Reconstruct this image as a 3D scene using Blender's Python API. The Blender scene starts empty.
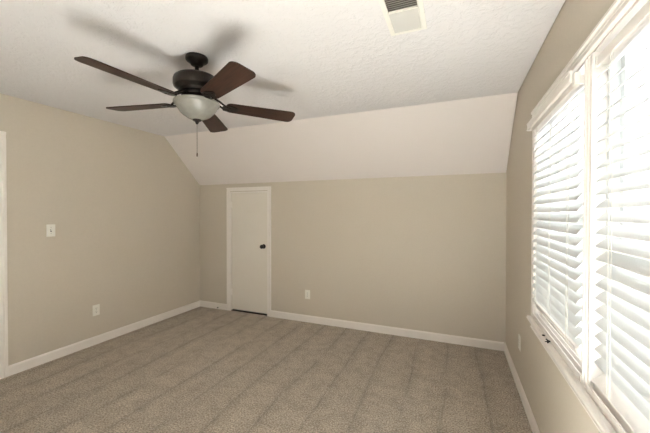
import bpy, bmesh, math, random
from mathutils import Vector, Matrix
random.seed(7)
PI = math.pi
scene = bpy.context.scene
col = scene.collection

# ------------------------------------------------------------------ camera
YAW, PITCH, ROLL = -0.3917, -0.0108, 0.0015
F_PX = 315.84
fw = Vector((math.sin(YAW)*math.cos(PITCH), math.cos(YAW)*math.cos(PITCH), math.sin(PITCH)))
rt = Vector((math.cos(YAW), -math.sin(YAW), 0))
up = rt.cross(fw)
rt2 = rt*math.cos(ROLL) + up*math.sin(ROLL)
up2 = -rt*math.sin(ROLL) + up*math.cos(ROLL)
cam_data = bpy.data.cameras.new('camera')
cam = bpy.data.objects.new('camera', cam_data)
col.objects.link(cam)
M = Matrix((rt2, up2, -fw)).transposed().to_4x4()
M.translation = Vector((0, 0, 1.422))
cam.matrix_world = M
cam_data.sensor_width = 36
cam_data.lens = F_PX*36/650
cam_data.clip_start = 0.02
scene.camera = cam

# ------------------------------------------------------------------ exposure
scene.view_settings.view_transform = 'Standard'
scene.view_settings.look = 'None'
scene.view_settings.gamma = 1
scene.view_settings.exposure = 1.58
scene.view_settings.use_curve_mapping = False

# ------------------------------------------------------------------ daylight
SKY = 1.2
HORIZON = 0.95
GROUND = 1.7
SUN = 126.0  # strength of the added sunlight that fills the room by bounce
world = bpy.data.worlds.new('world')
scene.world = world
world.use_nodes = True
bgn = world.node_tree.nodes['Background']
# bright high sky, a duller band of trees and houses round the horizon, sunlit ground below
wn = world.node_tree
wtc = wn.nodes.new('ShaderNodeTexCoord'); wsep = wn.nodes.new('ShaderNodeSeparateXYZ')
wn.links.new(wtc.outputs['Generated'], wsep.inputs[0])
wfc = wn.nodes.new('ShaderNodeFloatCurve')
wcv = wfc.mapping.curves[0]
TOPV = 10.0
stops = [(-1.0, GROUND), (-.45, GROUND), (-.20, HORIZON*1.3), (0.0, HORIZON), (.25, HORIZON*1.15), (.55, SKY), (1.0, SKY)]
for k, (z, v_) in enumerate(stops):
    px_, py_ = (z+1)/2, v_/TOPV
    if k == 0: wcv.points[0].location = (px_, py_)
    elif k == 1: wcv.points[1].location = (px_, py_)
    else: wcv.points.new(px_, py_)
wfc.mapping.extend = 'HORIZONTAL'; wfc.mapping.update()
wa = wn.nodes.new('ShaderNodeMath'); wa.operation = 'MULTIPLY_ADD'; wa.inputs[1].default_value = .5; wa.inputs[2].default_value = .5
wb_ = wn.nodes.new('ShaderNodeMath'); wb_.operation = 'MULTIPLY'; wb_.inputs[1].default_value = TOPV
wn.links.new(wsep.outputs['Z'], wa.inputs[0]); wn.links.new(wa.outputs[0], wfc.inputs['Value'])
wn.links.new(wfc.outputs[0], wb_.inputs[0])
bgn.inputs['Color'].default_value = (0.93, 0.97, 1.0, 1)
wn.links.new(wb_.outputs[0], bgn.inputs['Strength'])

fill_sun_data = bpy.data.lights.new('fill_sun', 'SUN'); fill_sun_data.energy = SUN; fill_sun_data.angle = math.radians(1.0)
fill_sun_data.color = (.74, .855, 1.0)
fill_sun = bpy.data.objects.new('fill_sun', fill_sun_data); col.objects.link(fill_sun)
# added fill sunlight, let in by the added rear window onto unseen carpet
fill_sun.rotation_euler = Vector((0.05, 0.795, -0.607)).to_track_quat('-Z', 'Y').to_euler()

XL, XR, D, ZK, S, H = -3.5927, 0.4844, 3.7146, 1.8415, 0.6297, 2.44
YB = -1.6                      # wall behind the camera
WT = 0.13                       # wall thickness
WY0, WY1, WZ0, WZ1 = 0.50, 2.43, 0.735, 2.045     # twin window opening in the right wall
RX0, RX1, RZ0, RZ1 = -1.00, 0.42, 0.95, 2.15       # unseen window added behind the camera for fill light
MY0, MY1 = 1.503, 1.573                            # mullion between the two units

def portal(name, loc, rot, sx, sy):
    l = bpy.data.lights.new(name, 'AREA'); l.shape = 'RECTANGLE'; l.size = sx; l.size_y = sy
    l.cycles.is_portal = True
    o = bpy.data.objects.new(name, l); o.location = loc; o.rotation_euler = rot
    col.objects.link(o)
portal('portal_right', (XR+WT+0.03, (WY0+WY1)/2, (WZ0+WZ1)/2), (0, PI/2, 0), WZ1-WZ0, WY1-WY0)

portal('portal_rear', ((RX0+RX1)/2, YB-WT-0.03, (RZ0+RZ1)/2), (PI/2, 0, 0), RX1-RX0, RZ1-RZ0)

# ------------------------------------------------------------------ materials
def new_mat(name, color, rough=0.6, metal=0.0, spec=0.5):
    m = bpy.data.materials.new(name); m.use_nodes = True
    b = m.node_tree.nodes['Principled BSDF']
    b.inputs['Base Color'].default_value = (*color, 1)
    b.inputs['Roughness'].default_value = rough
    b.inputs['Metallic'].default_value = metal
    b.inputs['Specular IOR Level'].default_value = spec
    return m
def nd(m, t, **kw):
    n = m.node_tree.nodes.new(t)
    for k, v in kw.items(): setattr(n, k, v)
    return n
def lk(m, a, b): m.node_tree.links.new(a, b)
def bsdf(m): return m.node_tree.nodes['Principled BSDF']
def srgb(r, g, b):
    f = lambda c: (c/255/12.92) if c/255 <= 0.04045 else ((c/255+0.055)/1.055)**2.4
    return (f(r), f(g), f(b))
def coords(m, scale=(1, 1, 1)):
    tc = nd(m, 'ShaderNodeTexCoord'); mp = nd(m, 'ShaderNodeMapping')
    mp.inputs['Scale'].default_value = scale
    lk(m, tc.outputs['Object'], mp.inputs['Vector'])
    return mp.outputs['Vector']
def noise(m, vec, scale, detail=3, rough=0.5):
    n = nd(m, 'ShaderNodeTexNoise')
    n.inputs['Scale'].default_value = scale; n.inputs['Detail'].default_value = detail
    n.inputs['Roughness'].default_value = rough
    lk(m, vec, n.inputs['Vector'])
    return n.outputs['Fac']
def ramp(m, fac, c0, c1, p0=0.0, p1=1.0):
    r = nd(m, 'ShaderNodeValToRGB')
    r.color_ramp.elements[0].position = p0; r.color_ramp.elements[1].position = p1
    r.color_ramp.elements[0].color = (*c0, 1); r.color_ramp.elements[1].color = (*c1, 1)
    lk(m, fac, r.inputs['Fac'])
    return r.outputs['Color']
def bump(m, h, strength, dist, normal=None):
    b = nd(m, 'ShaderNodeBump')
    b.inputs['Strength'].default_value = strength; b.inputs['Distance'].default_value = dist
    lk(m, h, b.inputs['Height'])
    if normal: lk(m, normal, b.inputs['Normal'])
    return b.outputs['Normal']
def sc(c, k): return tuple(min(1, x*k) for x in c)

WALL = srgb(209, 198, 182)
m_wall = new_mat('wall_paint', WALL, 0.75, spec=0.25)
v = coords(m_wall)
lk(m_wall, ramp(m_wall, noise(m_wall, v, 60, 4), sc(WALL, .985), sc(WALL, 1.015), .3, .7), bsdf(m_wall).inputs['Base Color'])
lk(m_wall, bump(m_wall, noise(m_wall, v, 180, 2), 0.12, 0.002), bsdf(m_wall).inputs['Normal'])

CEIL = srgb(226, 222, 222)
m_ceil = new_mat('stomped_ceiling', CEIL, 0.85, spec=0.2)
v = coords(m_ceil)
dist_n = nd(m_ceil, 'ShaderNodeTexNoise'); dist_n.inputs['Scale'].default_value = 9
lk(m_ceil, v, dist_n.inputs['Vector'])
mixv = nd(m_ceil, 'ShaderNodeVectorMath', operation='MULTIPLY_ADD')
lk(m_ceil, dist_n.outputs['Color'], mixv.inputs[0]); mixv.inputs[1].default_value = (.12, .12, .12); lk(m_ceil, v, mixv.inputs[2])
n1 = nd(m_ceil, 'ShaderNodeTexNoise'); n1.inputs['Scale'].default_value = 24; n1.inputs['Detail'].default_value = 5
n1.inputs['Roughness'].default_value = 0.62
lk(m_ceil, mixv.outputs[0], n1.inputs['Vector'])
rr = nd(m_ceil, 'ShaderNodeValToRGB'); rr.color_ramp.elements[0].position = .46; rr.color_ramp.elements[1].position = .60
lk(m_ceil, n1.outputs['Fac'], rr.inputs['Fac'])
lk(m_ceil, bump(m_ceil, rr.outputs['Color'], 0.4, 0.006), bsdf(m_ceil).inputs['Normal'])

m_slope = new_mat('sloped_ceiling_paint', srgb(232, 223, 218), 0.8, spec=0.2)
v = coords(m_slope)
lk(m_slope, bump(m_slope, noise(m_slope, v, 40, 4), 0.12, 0.003), bsdf(m_slope).inputs['Normal'])

m_trim = new_mat('trim_paint', srgb(238, 234, 226), 0.35)
v = coords(m_trim)
lk(m_trim, ramp(m_trim, noise(m_trim, v, 12, 3), srgb(240, 232, 224), srgb(246, 239, 232)), bsdf(m_trim).inputs['Base Color'])
m_door = new_mat('door_paint', srgb(236, 229, 217), 0.4)
v = coords(m_door)
lk(m_door, ramp(m_door, noise(m_door, v, 2.5, 4), srgb(232, 223, 211), srgb(238, 231, 220)), bsdf(m_door).inputs['Base Color'])
m_plate = new_mat('plastic_plate', srgb(240, 236, 226), 0.3)
m_slot = new_mat('dark_slot', (0.02, 0.018, 0.015), 0.6)
m_bronze = new_mat('oiled_bronze', srgb(48, 40, 34), 0.38, 0.6)
v = coords(m_bronze)
lk(m_bronze, ramp(m_bronze, noise(m_bronze, v, 30, 3), srgb(28, 24, 21), srgb(46, 38, 32)), bsdf(m_bronze).inputs['Base Color'])
m_blade = new_mat('walnut_blade', srgb(84, 52, 38), 0.5, spec=.3)
v = coords(m_blade, (3, 40, 40))
lk(m_blade, ramp(m_blade, noise(m_blade, v, 2.2, 6, .6), srgb(38, 27, 22), srgb(66, 43, 33), .3, .7), bsdf(m_blade).inputs['Base Color'])
m_brass = new_mat('chain_metal', srgb(110, 92, 74), 0.35, 0.9)
m_steel = new_mat('spring_steel', srgb(170, 168, 164), 0.3, 0.9)
m_rubber = new_mat('black_rubber', (0.015, 0.015, 0.015), 0.7)
m_grille = new_mat('grille_enamel', srgb(232, 228, 220), 0.4)
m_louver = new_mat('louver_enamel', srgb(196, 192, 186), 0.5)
m_duct = new_mat('duct_dark', srgb(110, 103, 95), 0.7)
m_alu = new_mat('vinyl_frame', srgb(236, 237, 236), 0.4)
m_gap_shade = new_mat('gap_shade', srgb(38, 32, 27), 0.9)  # shade colour for the gap under the small door

# frosted bowl
m_bowl = new_mat('frosted_glass', srgb(240, 236, 226), 0.25)
bs = bsdf(m_bowl); bs.inputs['Subsurface Weight'].default_value = 0.3; bs.inputs['Subsurface Radius'].default_value = (.03, .03, .03)
v = coords(m_bowl)
lk(m_bowl, ramp(m_bowl, noise(m_bowl, v, 7, 3), srgb(124, 121, 114), srgb(150, 147, 139), .35, .65), bs.inputs['Base Color'])

# blind slats: white vinyl that lets a little light through
m_slat = bpy.data.materials.new('vinyl_slat'); m_slat.use_nodes = True
nt = m_slat.node_tree
b0 = nt.nodes['Principled BSDF']; b0.inputs['Base Color'].default_value = (*srgb(243, 243, 241), 1); b0.inputs['Roughness'].default_value = .35
tl = nt.nodes.new('ShaderNodeBsdfTranslucent'); tl.inputs['Color'].default_value = (.9, .9, .88, 1)
mx = nt.nodes.new('ShaderNodeMixShader'); mx.inputs[0].default_value = 0.05
nt.links.new(b0.outputs[0], mx.inputs[1]); nt.links.new(tl.outputs[0], mx.inputs[2])
nt.links.new(mx.outputs[0], nt.nodes['Material Output'].inputs['Surface'])

# window glass, thin pane
m_glass = bpy.data.materials.new('window_glass'); m_glass.use_nodes = True
nt = m_glass.node_tree; nt.nodes.remove(nt.nodes['Principled BSDF'])
tr = nt.nodes.new('ShaderNodeBsdfTransparent'); tr.inputs['Color'].default_value = (.96, .975, .97, 1)
gl = nt.nodes.new('ShaderNodeBsdfGlossy'); gl.inputs['Roughness'].default_value = 0.02
mx = nt.nodes.new('ShaderNodeMixShader'); mx.inputs[0].default_value = .06; nt.links.new(tr.outputs[0], mx.inputs[1]); nt.links.new(gl.outputs[0], mx.inputs[2])
nt.links.new(mx.outputs[0], nt.nodes['Material Output'].inputs['Surface'])

# carpet
m_carpet = new_mat('cut_pile_carpet', srgb(120, 104, 90), 1.0, spec=0.05)
v = coords(m_carpet)
fine = noise(m_carpet, v, 95, 4, .75)
tuft = nd(m_carpet, 'ShaderNodeTexVoronoi'); tuft.inputs['Scale'].default_value = 150; lk(m_carpet, v, tuft.inputs['Vector'])
c_f = ramp(m_carpet, fine, srgb(122, 104, 87), srgb(255, 240, 219), .32, .68)
# vacuum passes: strips about 0.29 m wide along y, each brushed a little differently, with a thin dark seam
sepc = nd(m_carpet, 'ShaderNodeSeparateXYZ'); lk(m_carpet, v, sepc.inputs[0])
def mth(op, a, b=None, c=None):
    n = nd(m_carpet, 'ShaderNodeMath', operation=op)
    for k, x in enumerate((a, b, c)):
        if x is None: continue
        if isinstance(x, (int, float)): n.inputs[k].default_value = x
        else: lk(m_carpet, x, n.inputs[k])
    return n.outputs[0]
wob = noise(m_carpet, coords(m_carpet, (1, .5, 1)), 1.6, 3, .5)
u = mth('MULTIPLY_ADD', wob, .55, mth('MULTIPLY', sepc.outputs['X'], 1/.29))
frac = mth('FRACT', u); cell = mth('FLOOR', u)
wnz = nd(m_carpet, 'ShaderNodeTexWhiteNoise', noise_dimensions='1D'); lk(m_carpet, cell, wnz.inputs['W'])
seam = nd(m_carpet, 'ShaderNodeValToRGB')
cr = seam.color_ramp; cr.elements[0].position = 0; cr.elements[0].color = (.66, .66, .66, 1); cr.elements[1].position = 1; cr.elements[1].color = (.82, .82, .82, 1)
for p_, c_ in ((.07, .86), (.35, 1.0), (.9, .93)):
    e_ = cr.elements.new(p_); e_.color = (c_, c_, c_, 1)
lk(m_carpet, frac, seam.inputs['Fac'])
brk = ramp(m_carpet, noise(m_carpet, coords(m_carpet, (1, .6, 1)), 3.2, 4, .6), (0, 0, 0), (1, 1, 1), .34, .52)
smix = nd(m_carpet, 'ShaderNodeMix', data_type='RGBA'); lk(m_carpet, brk, smix.inputs['Factor'])
smix.inputs['A'].default_value = (.95, .95, .95, 1); lk(m_carpet, seam.outputs['Color'], smix.inputs['B'])
cellc = ramp(m_carpet, wnz.outputs['Value'], (.90, .90, .90), (1, 1, 1))
mott = ramp(m_carpet, noise(m_carpet, v, 9, 6, .72), (.80, .79, .78), (1, 1, 1), .36, .58)
def mulc(a, b):
    n = nd(m_carpet, 'ShaderNodeMix', data_type='RGBA', blend_type='MULTIPLY'); n.inputs['Factor'].default_value = 1
    lk(m_carpet, a, n.inputs['A']); lk(m_carpet, b, n.inputs['B']); return n
mul = mulc(mulc(mulc(c_f, smix.outputs['Result']).outputs['Result'], cellc).outputs['Result'], mott)
lk(m_carpet, mul.outputs['Result'], bsdf(m_carpet).inputs['Base Color'])
bsdf(m_carpet).inputs['Sheen Weight'].default_value = .15
nb = bump(m_carpet, tuft.outputs['Distance'], 0.6, 0.006)
lk(m_carpet, bump(m_carpet, fine, 0.7, 0.012, nb), bsdf(m_carpet).inputs['Normal'])

# ------------------------------------------------------------------ mesh helpers
class MB:
    def __init__(s): s.bm = bmesh.new()
    def box(s, x0, x1, y0, y1, z0, z1, bevel=0.0):
        vs = [s.bm.verts.new((x, y, z)) for x in (x0, x1) for y in (y0, y1) for z in (z0, z1)]
        fs = [s.bm.faces.new([vs[i] for i in f]) for f in ((0,1,3,2),(4,6,7,5),(0,4,5,1),(2,3,7,6),(0,2,6,4),(1,5,7,3))]
        if bevel > 0:
            es = list({e for f in fs for e in f.edges})
            bmesh.ops.bevel(s.bm, geom=es, offset=bevel, segments=2, affect='EDGES', profile=.5)
        return s
    def prism(s, pts, axis, a, b):
        """pts: 2-D polygon in the two other axes (in x,y,z order), pushed from a to b along axis"""
        def mk(p, t):
            c = list(p); c.insert(axis, t); return s.bm.verts.new(c)
        A = [mk(p, a) for p in pts]; B = [mk(p, b) for p in pts]; n = len(pts)
        s.bm.faces.new(A); s.bm.faces.new(B[::-1])
        for i in range(n): s.bm.faces.new((A[i], B[i], B[(i+1) % n], A[(i+1) % n]))
        return s
    def lathe(s, prof, seg=40, axis='Z', c=(0, 0, 0)):
        rings = []
        for r, h in prof:
            ring = []
            for k in range(seg):
                a = 2*PI*k/seg
                p = {'Z': (r*math.cos(a), r*math.sin(a), h), 'X': (h, r*math.cos(a), r*math.sin(a)), 'Y': (r*math.cos(a), h, r*math.sin(a))}[axis]
                ring.append(s.bm.verts.new((p[0]+c[0], p[1]+c[1], p[2]+c[2])))
            rings.append(ring)
        for r0, r1 in zip(rings, rings[1:]):
            for k in range(seg): s.bm.faces.new((r0[k], r0[(k+1) % seg], r1[(k+1) % seg], r1[k]))
        s.bm.faces.new(rings[0]); s.bm.faces.new(rings[-1])
        return s
    def tube(s, pts, r, seg=10):
        pts = [Vector(p) for p in pts]; rings = []
        for i, p in enumerate(pts):
            t = (pts[min(i+1, len(pts)-1)] - pts[max(i-1, 0)]).normalized()
            a = t.orthogonal().normalized() if i == 0 else (rings_a - t*rings_a.dot(t)).normalized()
            rings_a = a; b = t.cross(a)
            rr_ = r[i] if isinstance(r, (list, tuple)) else r
            rings.append([s.bm.verts.new(p + (a*math.cos(2*PI*k/seg) + b*math.sin(2*PI*k/seg))*rr_) for k in range(seg)])
        for r0, r1 in zip(rings, rings[1:]):
            for k in range(seg): s.bm.faces.new((r0[k], r0[(k+1) % seg], r1[(k+1) % seg], r1[k]))
        s.bm.faces.new(rings[0]); s.bm.faces.new(rings[-1])
        return s
    def build(s, name, mat, parent=None, loc=None, smooth=False, matrix=None):
        if matrix is not None: bmesh.ops.transform(s.bm, matrix=matrix, verts=s.bm.verts)
        bmesh.ops.recalc_face_normals(s.bm, faces=s.bm.faces)
        me = bpy.data.meshes.new(name); s.bm.to_mesh(me); s.bm.free()
        me.materials.append(mat)
        if smooth:
            for p in me.polygons: p.use_smooth = True
            me.set_sharp_from_angle(angle=math.radians(35))
        o = bpy.data.objects.new(name, me); col.objects.link(o)
        if loc: o.location = loc
        if parent: o.parent = parent
        return o
def tag(o, label=None, cat=None, group=None, kind=None):
    if label: o['label'] = label
    if cat: o['category'] = cat
    if group: o['group'] = group
    if kind: o['kind'] = kind
    return o
def empty(name, loc=(0, 0, 0), rz=0):
    o = bpy.data.objects.new(name, None); o.location = loc; o.rotation_euler = (0, 0, rz)
    o.empty_display_size = .1; col.objects.link(o); return o
def st(o, label, cat): return tag(o, label, cat, kind='structure')

# ------------------------------------------------------------------ room shell
st(MB().box(XL-WT, XR+WT, YB-WT, D+WT, -.12, 0).build('floor', m_carpet), 'brown cut pile carpet floor with vacuum strokes', 'floor')
CR = D-S
# flat ceiling stops a hair short of the window wall, a slot shaped in to draw the contact shadow
GAP = .005
cm = MB().box(XL, XR-GAP, YB, CR, H, H+.06).box(XL-WT, XR+WT, YB-WT, CR+.2, H+.062, H+.15)
st(cm.build('ceiling', m_ceil), 'flat off-white ceiling with stomped texture', 'ceiling')
sl = (H-ZK)/S; L = math.hypot(S, H-ZK); nx, nz = (H-ZK)/L, S/L     # outward normal (y,z)
t1, t2, t3 = .05, .052, .15
def sp(t): return [(D+nx*t, ZK+nz*t), (CR+nx*t, H+nz*t)]
cs = MB()
a, b = sp(0); c, d = sp(t1)
cs.prism([(a[0], a[1]), (b[0], b[1]), (b[0], b[1]+.06), (d[0], d[1]+.0), (c[0], c[1])], 0, XL, XR-GAP)
e, f = sp(t2+.02); g, h = sp(t3)
cs.prism([e, f, h, g], 0, XL-WT, XR+WT)
st(cs.build('ceiling_slope', m_slope), 'smooth sloped ceiling band above the low back wall', 'ceiling')

prof = [(YB, 0), (D, 0), (D, ZK), (CR, H), (CR, H+.06), (YB, H+.06)]
# left wall with a door opening
LY0, LY1, LZ = 0.60, 1.405, 2.05
wl = MB()
wl.prism([(YB, 0), (LY0, 0), (LY0, H+.06), (YB, H+.06)], 0, XL-WT, XL)
wl.prism([(LY0, LZ), (LY1, LZ), (LY1, H+.06), (LY0, H+.06)], 0, XL-WT, XL)
wl.prism([(LY1, 0), (D+.1, 0), (D+.1, ZK-.095+.14), (CR, H+.14), (LY1, H+.06)], 0, XL-WT, XL)
st(wl.build('wall_left', m_wall), 'long greige left wall carrying the light switch', 'wall')
# back knee wall with the small door opening
DX0, DX1, DZ = -3.022, -2.386, 1.722
wb = MB()
wb.box(XL-WT, DX0, D, D+WT, 0, ZK+.03).box(DX1, XR+WT, D, D+WT, 0, ZK+.03).box(DX0, DX1, D, D+WT, DZ, ZK+.03)
wb.box(DX0-.1, DX1+.1, D+WT, D+WT+.03, -.1, DZ+.1)
st(wb.build('wall_back', m_wall), 'low greige back wall under the sloped ceiling', 'wall')
# right wall with the twin window opening
wr = MB()
X0, X1 = XR, XR+WT
wr.prism([(YB, 0), (D, 0), (D, WZ0-.03), (YB, WZ0-.03)], 0, X0, X1)
wr.prism([(YB, WZ0-.03), (WY0, WZ0-.03), (WY0, WZ1), (YB, WZ1)], 0, X0, X1)
wr.prism([(WY1, WZ0-.03), (D, WZ0-.03), (D, ZK+.12), (D-.11, WZ1), (WY1, WZ1)], 0, X0, X1)
wr.prism([(YB, WZ1), (D-.11, WZ1), (CR+.05, H+.12), (YB, H+.06)], 0, X0, X1)
st(wr.build('wall_right', m_wall), 'greige right wall around the twin window', 'wall')
wf = MB().box(XL-WT, RX0, YB-WT, YB, 0, H+.06).box(RX1, XR+WT, YB-WT, YB, 0, H+.06).box(RX0, RX1, YB-WT, YB, 0, RZ0).box(RX0, RX1, YB-WT, YB, RZ1, H+.06)
st(wf.build('wall_front', m_wall), 'greige wall behind the camera', 'wall')

# baseboards
BH, BT = .088, .014
bp = [(0, 0), (BT, 0), (BT, BH-.014), (BT*.45, BH), (0, BH)]
def bb(name, axis, a, b, off, sgn, label):
    m = MB()
    if axis == 1: m.prism([(off+sgn*p[0], p[1]) for p in bp], 1, a, b)
    else: m.prism([(off+sgn*p[0], p[1]) for p in bp], 0, a, b)
    return m
CX0, CX1, CZ = -3.078, -2.331, 1.787       # outer casing of the small door
LC0, LC1, LCZ = .535, 1.471, 2.117
m = MB(); m.prism([(XL+p[0], p[1]) for p in bp], 1, LC1, D).prism([(XL+p[0], p[1]) for p in bp], 1, YB, LC0)
st(m.build('baseboard_left', m_trim), 'white baseboard along the long left wall', 'baseboard')
m = MB(); m.prism([(D-p[0], p[1]) for p in bp], 0, XL+BT, CX0).prism([(D-p[0], p[1]) for p in bp], 0, CX1, XR-BT)
st(m.build('baseboard_back', m_trim), 'white baseboard along the low back wall either side of small door', 'baseboard')
m = MB(); m.prism([(XR-p[0], p[1]) for p in bp], 1, YB, D)
st(m.build('baseboard_right', m_trim), 'white baseboard under the twin window', 'baseboard')
m = MB(); m.prism([(YB+p[0], p[1]) for p in bp], 0, XL+BT, XR-BT)
st(m.build('baseboard_front', m_trim), 'white baseboard on the wall behind the camera', 'baseboard')

# ------------------------------------------------------------------ small attic door in the back wall
d1 = empty('door_1', (DX0, D, 0)); st(d1, 'small off-white flush door with bronze knob in the low back wall', 'door')
off = Vector((-DX0, -D, 0)); T = Matrix.Translation(off)
CP = [(0, 0), (0, .015), (.003, .017), (.018, .017), (.023, .011), (.040, .010), (.043, .013), (.050, .013), (.052, .011), (.052, 0)]
cas = MB()
cas.prism([(CX0+a, D-b) for a, b in CP], 2, 0, CZ-.052).prism([(CX1-a, D-b) for a, b in CP], 2, 0, CZ-.052)
cas.prism([(D-b, CZ-a) for a, b in CP], 0, CX0, CX1)
cas.build('door_casing', m_trim, d1, matrix=T)
jb = MB().box(DX0-.004, DX0+.008, D-.004, D+.10, 0, DZ-.008).box(DX1-.008, DX1+.004, D-.004, D+.10, 0, DZ-.008).box(DX0-.004, DX1+.004, D-.004, D+.10, DZ-.009, DZ+.004)
jb.build('door_jamb', m_trim, d1, matrix=T)
MB().box(DX0+.0125, DX1-.0125, D+.012, D+.046, .024, DZ-.013, .0015).build('door_slab', m_door, d1, matrix=T)
for hz in (.275, 1.54):
    hg = MB().tube([(DX0+.009, D-.004, hz-.045), (DX0+.009, D-.004, hz+.045)], .006, 12).box(DX0-.012, DX0+.026, D+.008, D+.0125, hz-.043, hz+.043)
    hg.tube([(DX0+.009, D-.004, hz+.045), (DX0+.009, D-.004, hz+.052)], [.0045, .002], 12)
    hg.build('hinge', m_trim, d1, smooth=True, matrix=T)
MB().box(DX0+.009, DX1-.009, D+.006, D+.075, -.002, .010, .002).build('door_gap_shade', m_gap_shade, d1, matrix=T)  # dark strip painted in as the shade under the door
kx, kz = -2.458, .958
kn = MB().lathe([(.001, 0), (.031, 0), (.032, -.003), (.029, -.008), (.014, -.011), (.011, -.022), (.012, -.030), (.022, -.036), (.028, -.046), (.029, -.054), (.025, -.063), (.014, -.068), (.001, -.069)], 32, 'Y', (kx, D+.012, kz))
kn.build('door_knob', m_bronze, d1, smooth=True, matrix=T)

# ------------------------------------------------------------------ door at the left edge of the view
d2 = empty('door_2', (XL, LY0, 0)); st(d2, 'tall white casing and door at the near end of left wall', 'door')
T = Matrix.Translation((-XL, -LY0, 0))
cas = MB()
cas.prism([(XL+b, LC1-a*1.2) for a, b in CP], 2, 0, LCZ-.0624).prism([(XL+b, LC0+a*1.2) for a, b in CP], 2, 0, LCZ-.0624)
cas.prism([(XL+b, LCZ-a*1.2) for a, b in CP], 1, LC0, LC1)
cas.build('door_casing', m_trim, d2, matrix=T)
MB().box(XL-.10, XL+.004, LY1-.008, LY1+.004, 0, LZ-.008).box(XL-.10, XL+.004, LY0-.004, LY0+.008, 0, LZ-.008).box(XL-.10, XL+.004, LY0-.004, LY1+.004, LZ-.009, LZ+.004).build('door_jamb', m_trim, d2, matrix=T)
MB().box(XL-.040, XL-.005, LY0+.011, LY1-.011, .012, LZ-.012, .002).build('door_slab', m_door, d2, matrix=T)
MB().lathe([(.001, 0), (.031, 0), (.029, .008), (.012, .012), (.012, .03), (.026, .040), (.028, .054), (.014, .067), (.001, .069)], 28, 'X', (XL-.005, LY0+.075, .93)).build('door_knob', m_bronze, d2, smooth=True, matrix=T)

# ------------------------------------------------------------------ twin window (right wall) and added rear window
def sash(mb, y0, y1, z0, z1, x, w=.035, t=.028):
    mb.box(x, x+t, y0, y0+w, z0, z1).box(x, x+t, y1-w, y1, z0, z1)
    mb.box(x, x+t, y0+w, y1-w, z0, z0+w).box(x, x+t, y0+w, y1-w, z1-w, z1)
def dh_window(name, y0, y1, label, z0=WZ0, z1=WZ1, mr=1.40, M_=None):
    w = empty(name, (XR, (y0+y1)/2, z0) if M_ is None else (0, 0, 0)); st(w, label, 'window')
    Tm = Matrix.Translation((-XR, -(y0+y1)/2, -z0)) if M_ is None else M_
    fx = XR+.040
    xf = fx+.062; fr_ = MB().box(fx, xf, y0, y0+.022, z0, z1).box(fx, xf, y1-.022, y1, z0, z1).box(fx, xf, y0+.022, y1-.022, z1-.03, z1).box(fx, xf, y0+.022, y1-.022, z0, z0+.03)
    fr_.build('window_frame', m_alu, w, matrix=Tm)
    a0, a1 = y0+.0225, y1-.0225
    s1 = MB(); sash(s1, a0, a1, z0+.031, mr+.022, fx+.004, .030, .024); s1.box(fx+.0045, fx+.0275, a0+.030, a1-.030, mr-.034, mr-.0082); o1 = s1.build('lower_sash', m_alu, w, matrix=Tm)
    s2 = MB(); sash(s2, a0, a1, mr-.022, z1-.031, fx+.031, .030, .024); o2 = s2.build('upper_sash', m_alu, w, matrix=Tm)
    MB().box(fx+.014, fx+.018, a0+.028, a1-.028, z0+.059, mr-.0335).build('pane', m_glass, o1, matrix=Tm)
    MB().box(fx+.041, fx+.045, a0+.028, a1-.028, mr+.006, z1-.059).build('pane', m_glass, o2, matrix=Tm)
    MB().box(fx-.012, fx+.006, (y0+y1)/2-.03, (y0+y1)/2+.03, mr+.002, mr+.018, .003).build('sash_lock', m_alu, w, matrix=Tm)
    return w
dh_window('window_1', MY1, WY1, 'farther unit of the twin sash window, behind the fully lowered blind nearest the back wall')
dh_window('window_2', WY0, MY0, 'nearer unit of the twin sash window, at the right edge of the photo', mr=1.30)
# rear window, added for fill light: same builder turned onto the wall behind the camera
RM = Matrix.Translation((RX0, YB, 0)) @ Matrix.Rotation(-PI/2, 4, 'Z') @ Matrix.Translation((-XR, 0, 0))
rc = RX1-RX0
dh_window('fill_window_1', 0.0, rc/2-.03, 'unseen window added for fill light in the wall behind the camera, unit nearer the left wall', RZ0, RZ1, 1.60, RM)
dh_window('fill_window_2', rc/2+.03, rc, 'unseen window added for fill light in the wall behind the camera, unit nearer the right wall', RZ0, RZ1, 1.60, RM)
rtm = MB().box(RX0+rc/2-.03, RX0+rc/2+.03, YB-WT+.001, YB+.010, RZ0, RZ1).box(RX0-.06, RX1+.06, YB, YB+.016, RZ1, RZ1+.06).box(RX0-.06, RX0, YB, YB+.015, RZ0, RZ1).box(RX1, RX1+.06, YB, YB+.015, RZ0, RZ1).box(RX0-.08, RX1+.08, YB, YB+.04, RZ0-.025, RZ0)
st(rtm.build('fill_window_trim', m_trim), 'white casing of the added fill-light window behind the camera', 'trim')

# mullion post + casing of the twin window
mu = MB()
MP = [(WT, 0), (-.004, 0), (-.007, .002), (-.007, .010), (-.004, .013), (-.004, .028), (-.009, .031), (-.009, .037), (-.004, .040), (-.004, .055), (-.010, .058), (-.010, .068), (-.004, .070), (WT, .070)]
mu.prism([(XR+a, MY0+b) for a, b in MP], 2, WZ0+.0005, WZ1-.0115)
st(mu.build('trim_1', m_trim), 'white fluted mullion between the two window units', 'trim')
hc = MB()
HP = [(0, -.001), (-.013, -.001), (-.016, .002), (-.016, .010), (-.012, .013), (-.012, .021), (-.015, .023), (-.015, .028), (-.012, .031), (-.013, .038), (-.020, .042), (-.020, .054), (0, .054)]
hc.prism([(XR+a, WZ1+b) for a, b in HP], 1, WY0-.045, WY1+.066)
hc.box(XR+.001, XR+.0395, WY0+.001, WY1-.001, WZ1-.010, WZ1-.002)
st(hc.build('trim_2', m_trim), 'white moulded head casing over the twin window', 'trim')
sc_ = MB()
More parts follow.
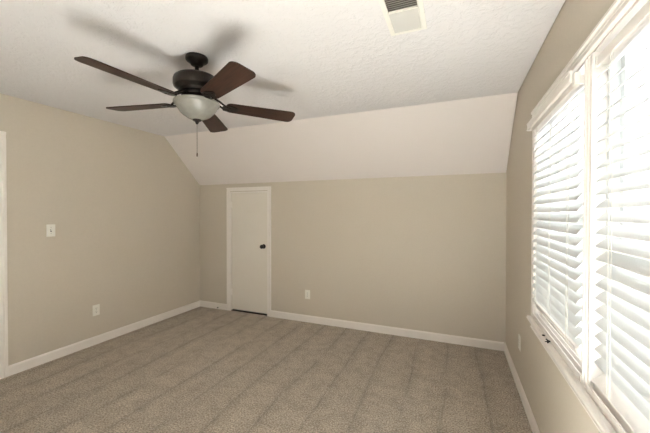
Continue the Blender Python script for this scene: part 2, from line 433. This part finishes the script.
SP = [(0, 0), (-.009, 0), (-.012, .003), (-.012, .030), (-.015, .034), (-.015, .043), (-.012, .045), (0, .045)]
sc_.prism([(XR+a, WY1+b) for a, b in SP], 2, WZ0, WZ1-.002).prism([(XR+a, WY0-b) for a, b in SP], 2, WZ0, WZ1-.002)
sc_.box(XR+.001, XR+.0395, WY1-.010, WY1-.002, WZ0+.001, WZ1-.011).box(XR+.001, XR+.0395, WY0+.002, WY0+.010, WZ0+.001, WZ1-.011)
st(sc_.build('trim_3', m_trim), 'narrow white side casing at the ends of the twin window', 'trim')
# stool, apron and the stepped sill with its channel
so = MB()
nose = [(-.030, WZ0-.026), (-.036, WZ0-.020), (-.038, WZ0-.012), (-.035, WZ0-.003), (-.030, WZ0)]
so.prism([(XR+.0395, WZ0-.026)]+[(XR+a, z) for a, z in nose]+[(XR+.0395, WZ0)], 1, WY0+.001, WY1-.001)
for a0, a1 in ((WY1-.001, WY1+.055), (WY0-.055, WY0+.001)):
    so.prism([(XR-.0002, WZ0-.026)]+[(XR+a, z) for a, z in nose]+[(XR-.0002, WZ0)], 1, a0, a1)
AP = [(0, -.0265), (-.018, -.0265), (-.018, -.040), (-.013, -.044), (-.013, -.062), (-.017, -.066), (-.017, -.072), (0, -.072)]
so.prism([(XR+a, WZ0+b) for a, b in AP], 1, WY0-.045, WY1+.045)
for (y0, y1) in ((WY0+.011, MY0-.001), (MY1+.001, WY1-.011)):
    so.box(XR-.014, XR+.0395, y0, y1, WZ0, WZ0+.014)
    so.box(XR-.0135, XR-.009, y0+.0005, y1-.0005, WZ0+.013, WZ0+.034).box(XR+.006, XR+.010, y0+.0005, y1-.0005, WZ0+.013, WZ0+.040).box(XR+.028, XR+.039, y0+.0005, y1-.0005, WZ0+.013, WZ0+.040)
st(so.build('trim_4', m_trim), 'white window stool and stepped sill under the twin window', 'trim')

# ------------------------------------------------------------------ blinds
def blind(label, y0, y1, zb, zt, tilt, cords, valance, xc, rail):
    """tilt > 0: room edge down"""
    r = empty('window_blind', (xc, (y0+y1)/2, zt)); tag(r, label, 'blind', group='white slatted blinds on the twin window')
    T = Matrix.Translation((-xc, -(y0+y1)/2, -zt))
    W, TH, P = .050, .0028, .0478
    n = int((zt-.020-zb-.02)/P)
    m = MB(); st_, ct = math.sin(tilt), math.cos(tilt)
    z = zt-.028
    zs = []
    while z > zb+.028:
        zs.append(z)
        up_, dn = [], []
        for k in range(7):
            u = -W/2+W*k/6; c = .0022*(1-(2*k/6-1)**2)
            for lst, o in ((up_, c+TH/2), (dn, c-TH/2)):
                lst.append((xc+u*ct-o*st_, z+u*st_+o*ct))
        m.prism(up_+dn[::-1], 1, y0, y1)
        z -= P
    m.build('slats', m_slat, r, matrix=T, smooth=True)
    MB().box(xc-.020, xc+.022, y0, y1, zt-.002, zt+.034, .002).build('headrail', m_trim, r, matrix=T)
    # bottom rail, tilted with the slats
    br = MB(); w2, t2_ = .029, .008; rs_, rc_ = math.sin(rail), math.cos(rail)
    pts = [(-w2, -t2_*.6), (-w2+.004, -t2_), (w2-.004, -t2_), (w2, -t2_*.6), (w2, t2_*.6), (w2-.004, t2_), (-w2+.004, t2_), (-w2, t2_*.6)]
    br.prism([(xc+u*rc_-o*rs_, zb+u*rs_+o*rc_) for u, o in pts], 1, y0, y1)
    br.build('bottom_rail', m_trim, r, matrix=T)
    dx = W/2*ct
    for cy_ in cords:
        lc = MB()
        for s in (-1, 1):
            lc.tube([(xc+s*(dx+.0015)-0*st_, cy_, zt), (xc+s*(dx+.0015), cy_, zb+s*W/2*st_)], .0009, 6)
            lc.tube([(xc+s*(dx+.0015), cy_+.022, zt), (xc+s*(dx+.0015), cy_+.022, zb+s*W/2*st_)], .0009, 6)
        for z in zs:
            lc.tube([(xc-dx, cy_+.011, z-W/2*st_-.003), (xc+dx, cy_+.011, z+W/2*st_-.003)], .0007, 5)
        lc.build('ladder_cord', m_plate, r, matrix=T)
    if valance:
        va = MB().box(xc-.046, xc-.036, y0-.004, y1+.03, zt+.006, zt+.058, .002).box(xc-.049, xc-.046, y0-.004, y1+.03, zt+.046, zt+.054).box(xc-.049, xc-.046, y0-.004, y1+.03, zt+.010, zt+.016)
        va.box(xc-.036, xc-.020, y1+.020, y1+.03, zt+.006, zt+.058)
        va.build('valance', m_trim, r, matrix=T)
        MB().box(xc-.040, xc-.018, y0-.040, y0-.006, zt-.014, zt+.036, .004).build('mounting_bracket', m_plate, r, matrix=T)
    else:
        MB().box(xc-.024, xc+.024, y1-.004, y1+.004, zt-.006, zt+.038, .001).build('mounting_bracket', m_plate, r, matrix=T)
    return r
blind('white slatted blind over the farther window unit, with a valance', 1.600, 2.405, .845, 1.955, math.radians(50), (1.70, 1.99, 2.29), True, XR-.006, math.radians(-66))
blind('white slatted blind at the right edge over nearer window unit, without a valance', .53, 1.464, .812, 1.965, math.radians(42), (1.33, 1.01, .67), False, XR+.014, math.radians(42))

# ------------------------------------------------------------------ ceiling fan
FX, FY = -1.57, 1.60
fan = empty('ceiling_fan', (FX, FY, H)); tag(fan, 'dark bronze ceiling fan with five walnut blades and a frosted white light bowl', 'ceiling fan')
MB().lathe([(.001, 0), (.068, 0), (.070, -.008), (.069, -.022), (.066, -.026), (.055, -.034), (.043, -.042), (.040, -.048), (.037, -.053), (.028, -.057), (.015, -.059), (.001, -.059)], 40).build('canopy', m_bronze, fan, smooth=True)
MB().lathe([(.001, -.055), (.0125, -.055), (.0125, -.102), (.024, -.106), (.024, -.124), (.001, -.132)], 24).build('downrod', m_bronze, fan, smooth=True)
MB().lathe([(.001, -.119), (.045, -.121), (.095, -.125), (.124, -.133), (.139, -.145), (.144, -.160), (.144, -.190), (.140, -.203), (.128, -.211), (.112, -.222), (.108, -.238), (.075, -.244), (.001, -.248)], 56).build('motor_housing', m_bronze, fan, smooth=True)
MB().lathe([(.001, -.24), (.092, -.24), (.095, -.246), (.095, -.262), (.080, -.268), (.072, -.270), (.074, -.280), (.108, -.284), (.116, -.288), (.116, -.294), (.001, -.294)], 48).build('light_fitter', m_bronze, fan, smooth=True)
bowl = [(.001, -.294), (.120, -.294), (.134, -.292), (.141, -.294), (.144, -.300), (.142, -.309), (.133, -.316), (.130, -.321), (.124, -.334), (.108, -.357), (.086, -.379), (.060, -.396), (.034, -.407), (.001, -.411)]
MB().lathe(bowl, 56).build('light_bowl', m_bowl, fan, smooth=True)
MB().lathe([(.001, -.402), (.026, -.404), (.029, -.409), (.026, -.415), (.014, -.420), (.010, -.428), (.007, -.436), (.001, -.438)], 28).build('finial', m_bronze, fan, smooth=True)
ch = MB().tube([(0, 0, -.436), (0, 0, -.63)], .0013, 6)
for k in range(48): 
    z = -.438-.004*k
    ch.lathe([(.0004, z+.0018), (.0021, z), (.0004, z-.0018)], 6)
co = ch.build('pull_chain', m_brass, fan)
MB().lathe([(.001, -.622), (.003, -.624), (.0045, -.634), (.0045, -.642), (.003, -.648), (.001, -.649)], 12).build('chain_pull', m_brass, co, smooth=True)
def blade_outline():
    r0, r1 = .185, .662; pts = []
    def hw(r):
        t = (r-r0)/(r1-r0); return .057+.017*min(1, t*1.25)
    def corner(cx_, cy_, rad, a0, a1, n=7):
        return [(cx_+rad*math.cos(a0+(a1-a0)*k/n), cy_+rad*math.sin(a0+(a1-a0)*k/n)) for k in range(n+1)]
    w1, w0 = hw(r1), hw(r0)
    pts += corner(r1-.038, -w1+.038, .038, -PI/2, 0) + corner(r1-.038, w1-.038, .038, 0, PI/2)
    pts += corner(r0+.03, w0-.03, .03, PI/2, PI) + corner(r0+.03, -w0+.03, .03, PI, 1.5*PI)
    return pts
BO = blade_outline()
tiltM = Matrix.Rotation(math.radians(-1.5), 4, 'X')
for k in range(5):
    ang = math.radians(-97.6+72*k)
    mb = MB(); mb.prism(BO, 2, -.003, .003)
    pitch = Matrix.Rotation(math.radians(-10.5), 4, 'X')      # ccw edge down
    base = Matrix.Translation((0, 0, -.299)) @ tiltM @ Matrix.Rotation(ang, 4, 'Z')
    bl = mb.build('fan_blade', m_blade, fan)
    bl.matrix_local = base @ pitch
    ir = MB()
    # arm from the flywheel out and down to the plate under the blade
    for s in (-1, 1):
        ir.tube([(.075, s*.012, .048), (.105, s*.020, .044), (.140, s*.026, .020), (.175, s*.022, -.004), (.21, s*.012, -.008)], [.008, .008, .007, .007, .005], 8)
    ir.prism([(.165, -.030), (.20, -.040), (.235, -.030), (.262, -.010), (.268, 0), (.262, .010), (.235, .030), (.20, .040), (.165, .030), (.155, 0)], 2, -.009, -.0035)
    for (bx_, by_) in ((.20, -.024), (.20, .024), (.248, 0)): ir.lathe([(.001, -.012), (.005, -.011), (.006, -.009), (.001, -.0085)], 10, 'Z', (bx_, by_, 0))
    io = ir.build('blade_iron', m_bronze, bl, smooth=True)

# ------------------------------------------------------------------ ceiling register
vx0, vx1, vy0, vy1 = -.345, -.150, 1.425, 1.825
vent = empty('ceiling_vent', ((vx0+vx1)/2, (vy0+vy1)/2, H)); tag(vent, 'white rectangular ceiling air vent with two banks of louvers, at the top edge', 'vent')
T = Matrix.Translation((-(vx0+vx1)/2, -(vy0+vy1)/2, -H))
fm = MB(); B = .026
for (a0, a1, b0, b1) in ((vx0, vx0+B, vy0, vy1), (vx1-B, vx1, vy0, vy1), (vx0+B, vx1-B, vy0, vy0+B), (vx0+B, vx1-B, vy1-B, vy1)):
    fm.box(a0, a1, b0, b1, H-.006, H)
for (a0, a1, b0, b1) in ((vx0+B-.004, vx0+B, vy0+B, vy1-B), (vx1-B, vx1-B+.004, vy0+B, vy1-B), (vx0+B, vx1-B, vy0+B-.004, vy0+B), (vx0+B, vx1-B, vy1-B, vy1-B+.004)):
    fm.box(a0, a1, b0, b1, H-.010, H-.006)
fm.build('vent_frame', m_grille, vent, matrix=T)
ymid = 1.612
MB().box(vx0+B, vx1-B, ymid-.004, ymid+.004, H-.010, H-.001).build('divider', m_grille, vent, matrix=T)
MB().box(vx0+B, vx1-B, vy0+B, vy1-B, H-.0012, H-.0004).build('duct_opening', m_duct, vent, matrix=T)
for (a, b, ang) in ((vy0+B, ymid-.004, 1), (ymid+.004, vy1-B, -1)):
    lv = MB(); n = 10; p = (b-a)/n
    for k in range(n):
        y = a+p*(k+.5); dy = .0074
        # a far bank leans so its blades face the camera, the near bank leans away
        q = [(y-ang*dy, H-.0095), (y+ang*dy, H-.0022), (y+ang*dy+.0008, H-.0016), (y-ang*dy+.0008, H-.0090)]
        lv.prism(q, 0, vx0+B, vx1-B)
    lv.build('louvers', m_louver, vent, matrix=T)

# ------------------------------------------------------------------ switch and outlets (built facing +x, then turned)
def plate_thing(name, loc, rz, label, cat, kind, group=None):
    t = empty(name, loc, rz); tag(t, label, cat, group)
    W2, H2 = .036, .0585
    MB().box(0, .0055, -W2, W2, -H2, H2, .0022).build('cover_plate', m_plate, t, smooth=True)
    for z in ((-.030, .030) if kind == 'switch' else (0,)):
        MB().lathe([(.0005, .0055), (.0032, .0055), (.0026, .0068), (.0005, .007)], 12, 'X', (0, 0, z)).build('screw', m_steel, t, smooth=True)
    if kind == 'switch':
        MB().box(.0053, .0062, -.0055, .0055, -.012, .012).build('toggle_slot', m_slot, t)
        MB().prism([(.005, -.004), (.016, .006), (.018, .0095), (.015, .012), (.005, .006)], 1, -.0042, .0042).build('toggle', m_plate, t)
    else:
        for z in (-.0195, .0195):
            f_ = MB(); pts = []
            for k in range(24):
                a = 2*PI*k/24; pts.append((.0172*math.cos(a), max(-.0135, min(.0135, .0172*math.sin(a)))))
            f_.prism([(x, y+z) for x, y in pts], 0, .0052, .0078)
            fo = f_.build('receptacle', m_plate, t)
            MB().box(.0077, .0080, -.0076, -.0052, z-.002, z+.0065).box(.0077, .0080, .0050, .0072, z-.001, z+.0058).box(.0077, .0080, -.0022, .0022, z-.0095, z-.0055).build('slots', m_slot, fo)
    return t
plate_thing('light_switch', (XL, 1.797, 1.251), 0, 'white toggle light switch plate on the left wall', 'switch', 'switch')
plate_thing('wall_outlet', (XL, 2.205, .368), 0, 'white wall outlet low on the left wall', 'outlet', 'outlet', 'white wall outlets')
plate_thing('wall_outlet', (-1.778, D, .360), -PI/2, 'white wall outlet on the back wall right of small door', 'outlet', 'outlet', 'white wall outlets')
plate_thing('wall_outlet', (XR, 2.931, .385), PI, 'white wall outlet under window on the right wall', 'outlet', 'outlet', 'white wall outlets')

# ------------------------------------------------------------------ door stop on the baseboard
ds = empty('door_stop', (-3.19, D-BT, .045)); tag(ds, 'small spring door stop with dark tip on baseboard left of small door', 'door stop')
MB().lathe([(.001, 0), (.011, 0), (.011, -.004), (.006, -.008), (.001, -.008)], 16, 'Y').build('base_cup', m_plate, ds, smooth=True)
pts = []
for k in range(121):
    a = 2*PI*k/10; pts.append((.0048*math.cos(a), -.007-.048*k/120, .0048*math.sin(a)))
MB().tube(pts, .0011, 6).build('spring', m_plate, ds, smooth=True)
MB().lathe([(.001, -.054), (.0075, -.054), (.008, -.066), (.006, -.070), (.001, -.070)], 16, 'Y').build('rubber_tip', m_rubber, ds, smooth=True)

# ------------------------------------------------------------------ dark scraps on the stool
def scrap(loc, rz, kind, label):
    m = MB(); z = .0045
    if kind == 'Y':
        m.tube([(-.024, 0, z), (0, 0, z+.001), (.022, .014, z+.002)], [.0035, .0045, .003], 8)
        m.tube([(0, 0, z), (.018, -.017, z)], [.004, .003], 8)
        m.tube([(-.006, .002, z), (-.014, .014, z)], [.0035, .002], 8)
    else:
        m.lathe([(.001, 0), (.007, .001), (.008, .004), (.005, .007), (.001, .008)], 14)
    o = m.build('debris_scrap', m_rubber, None, loc, True); o.rotation_euler = (0, 0, rz)
    return tag(o, label, 'scrap')
scrap((XR-.022, 2.005, WZ0+.0001), 1.2, 'Y', 'small black forked scrap lying on the white window stool')
scrap((XR-.024, 2.100, WZ0-.0004), 0, 'o', 'tiny black round speck on the window stool, behind the forked scrap')
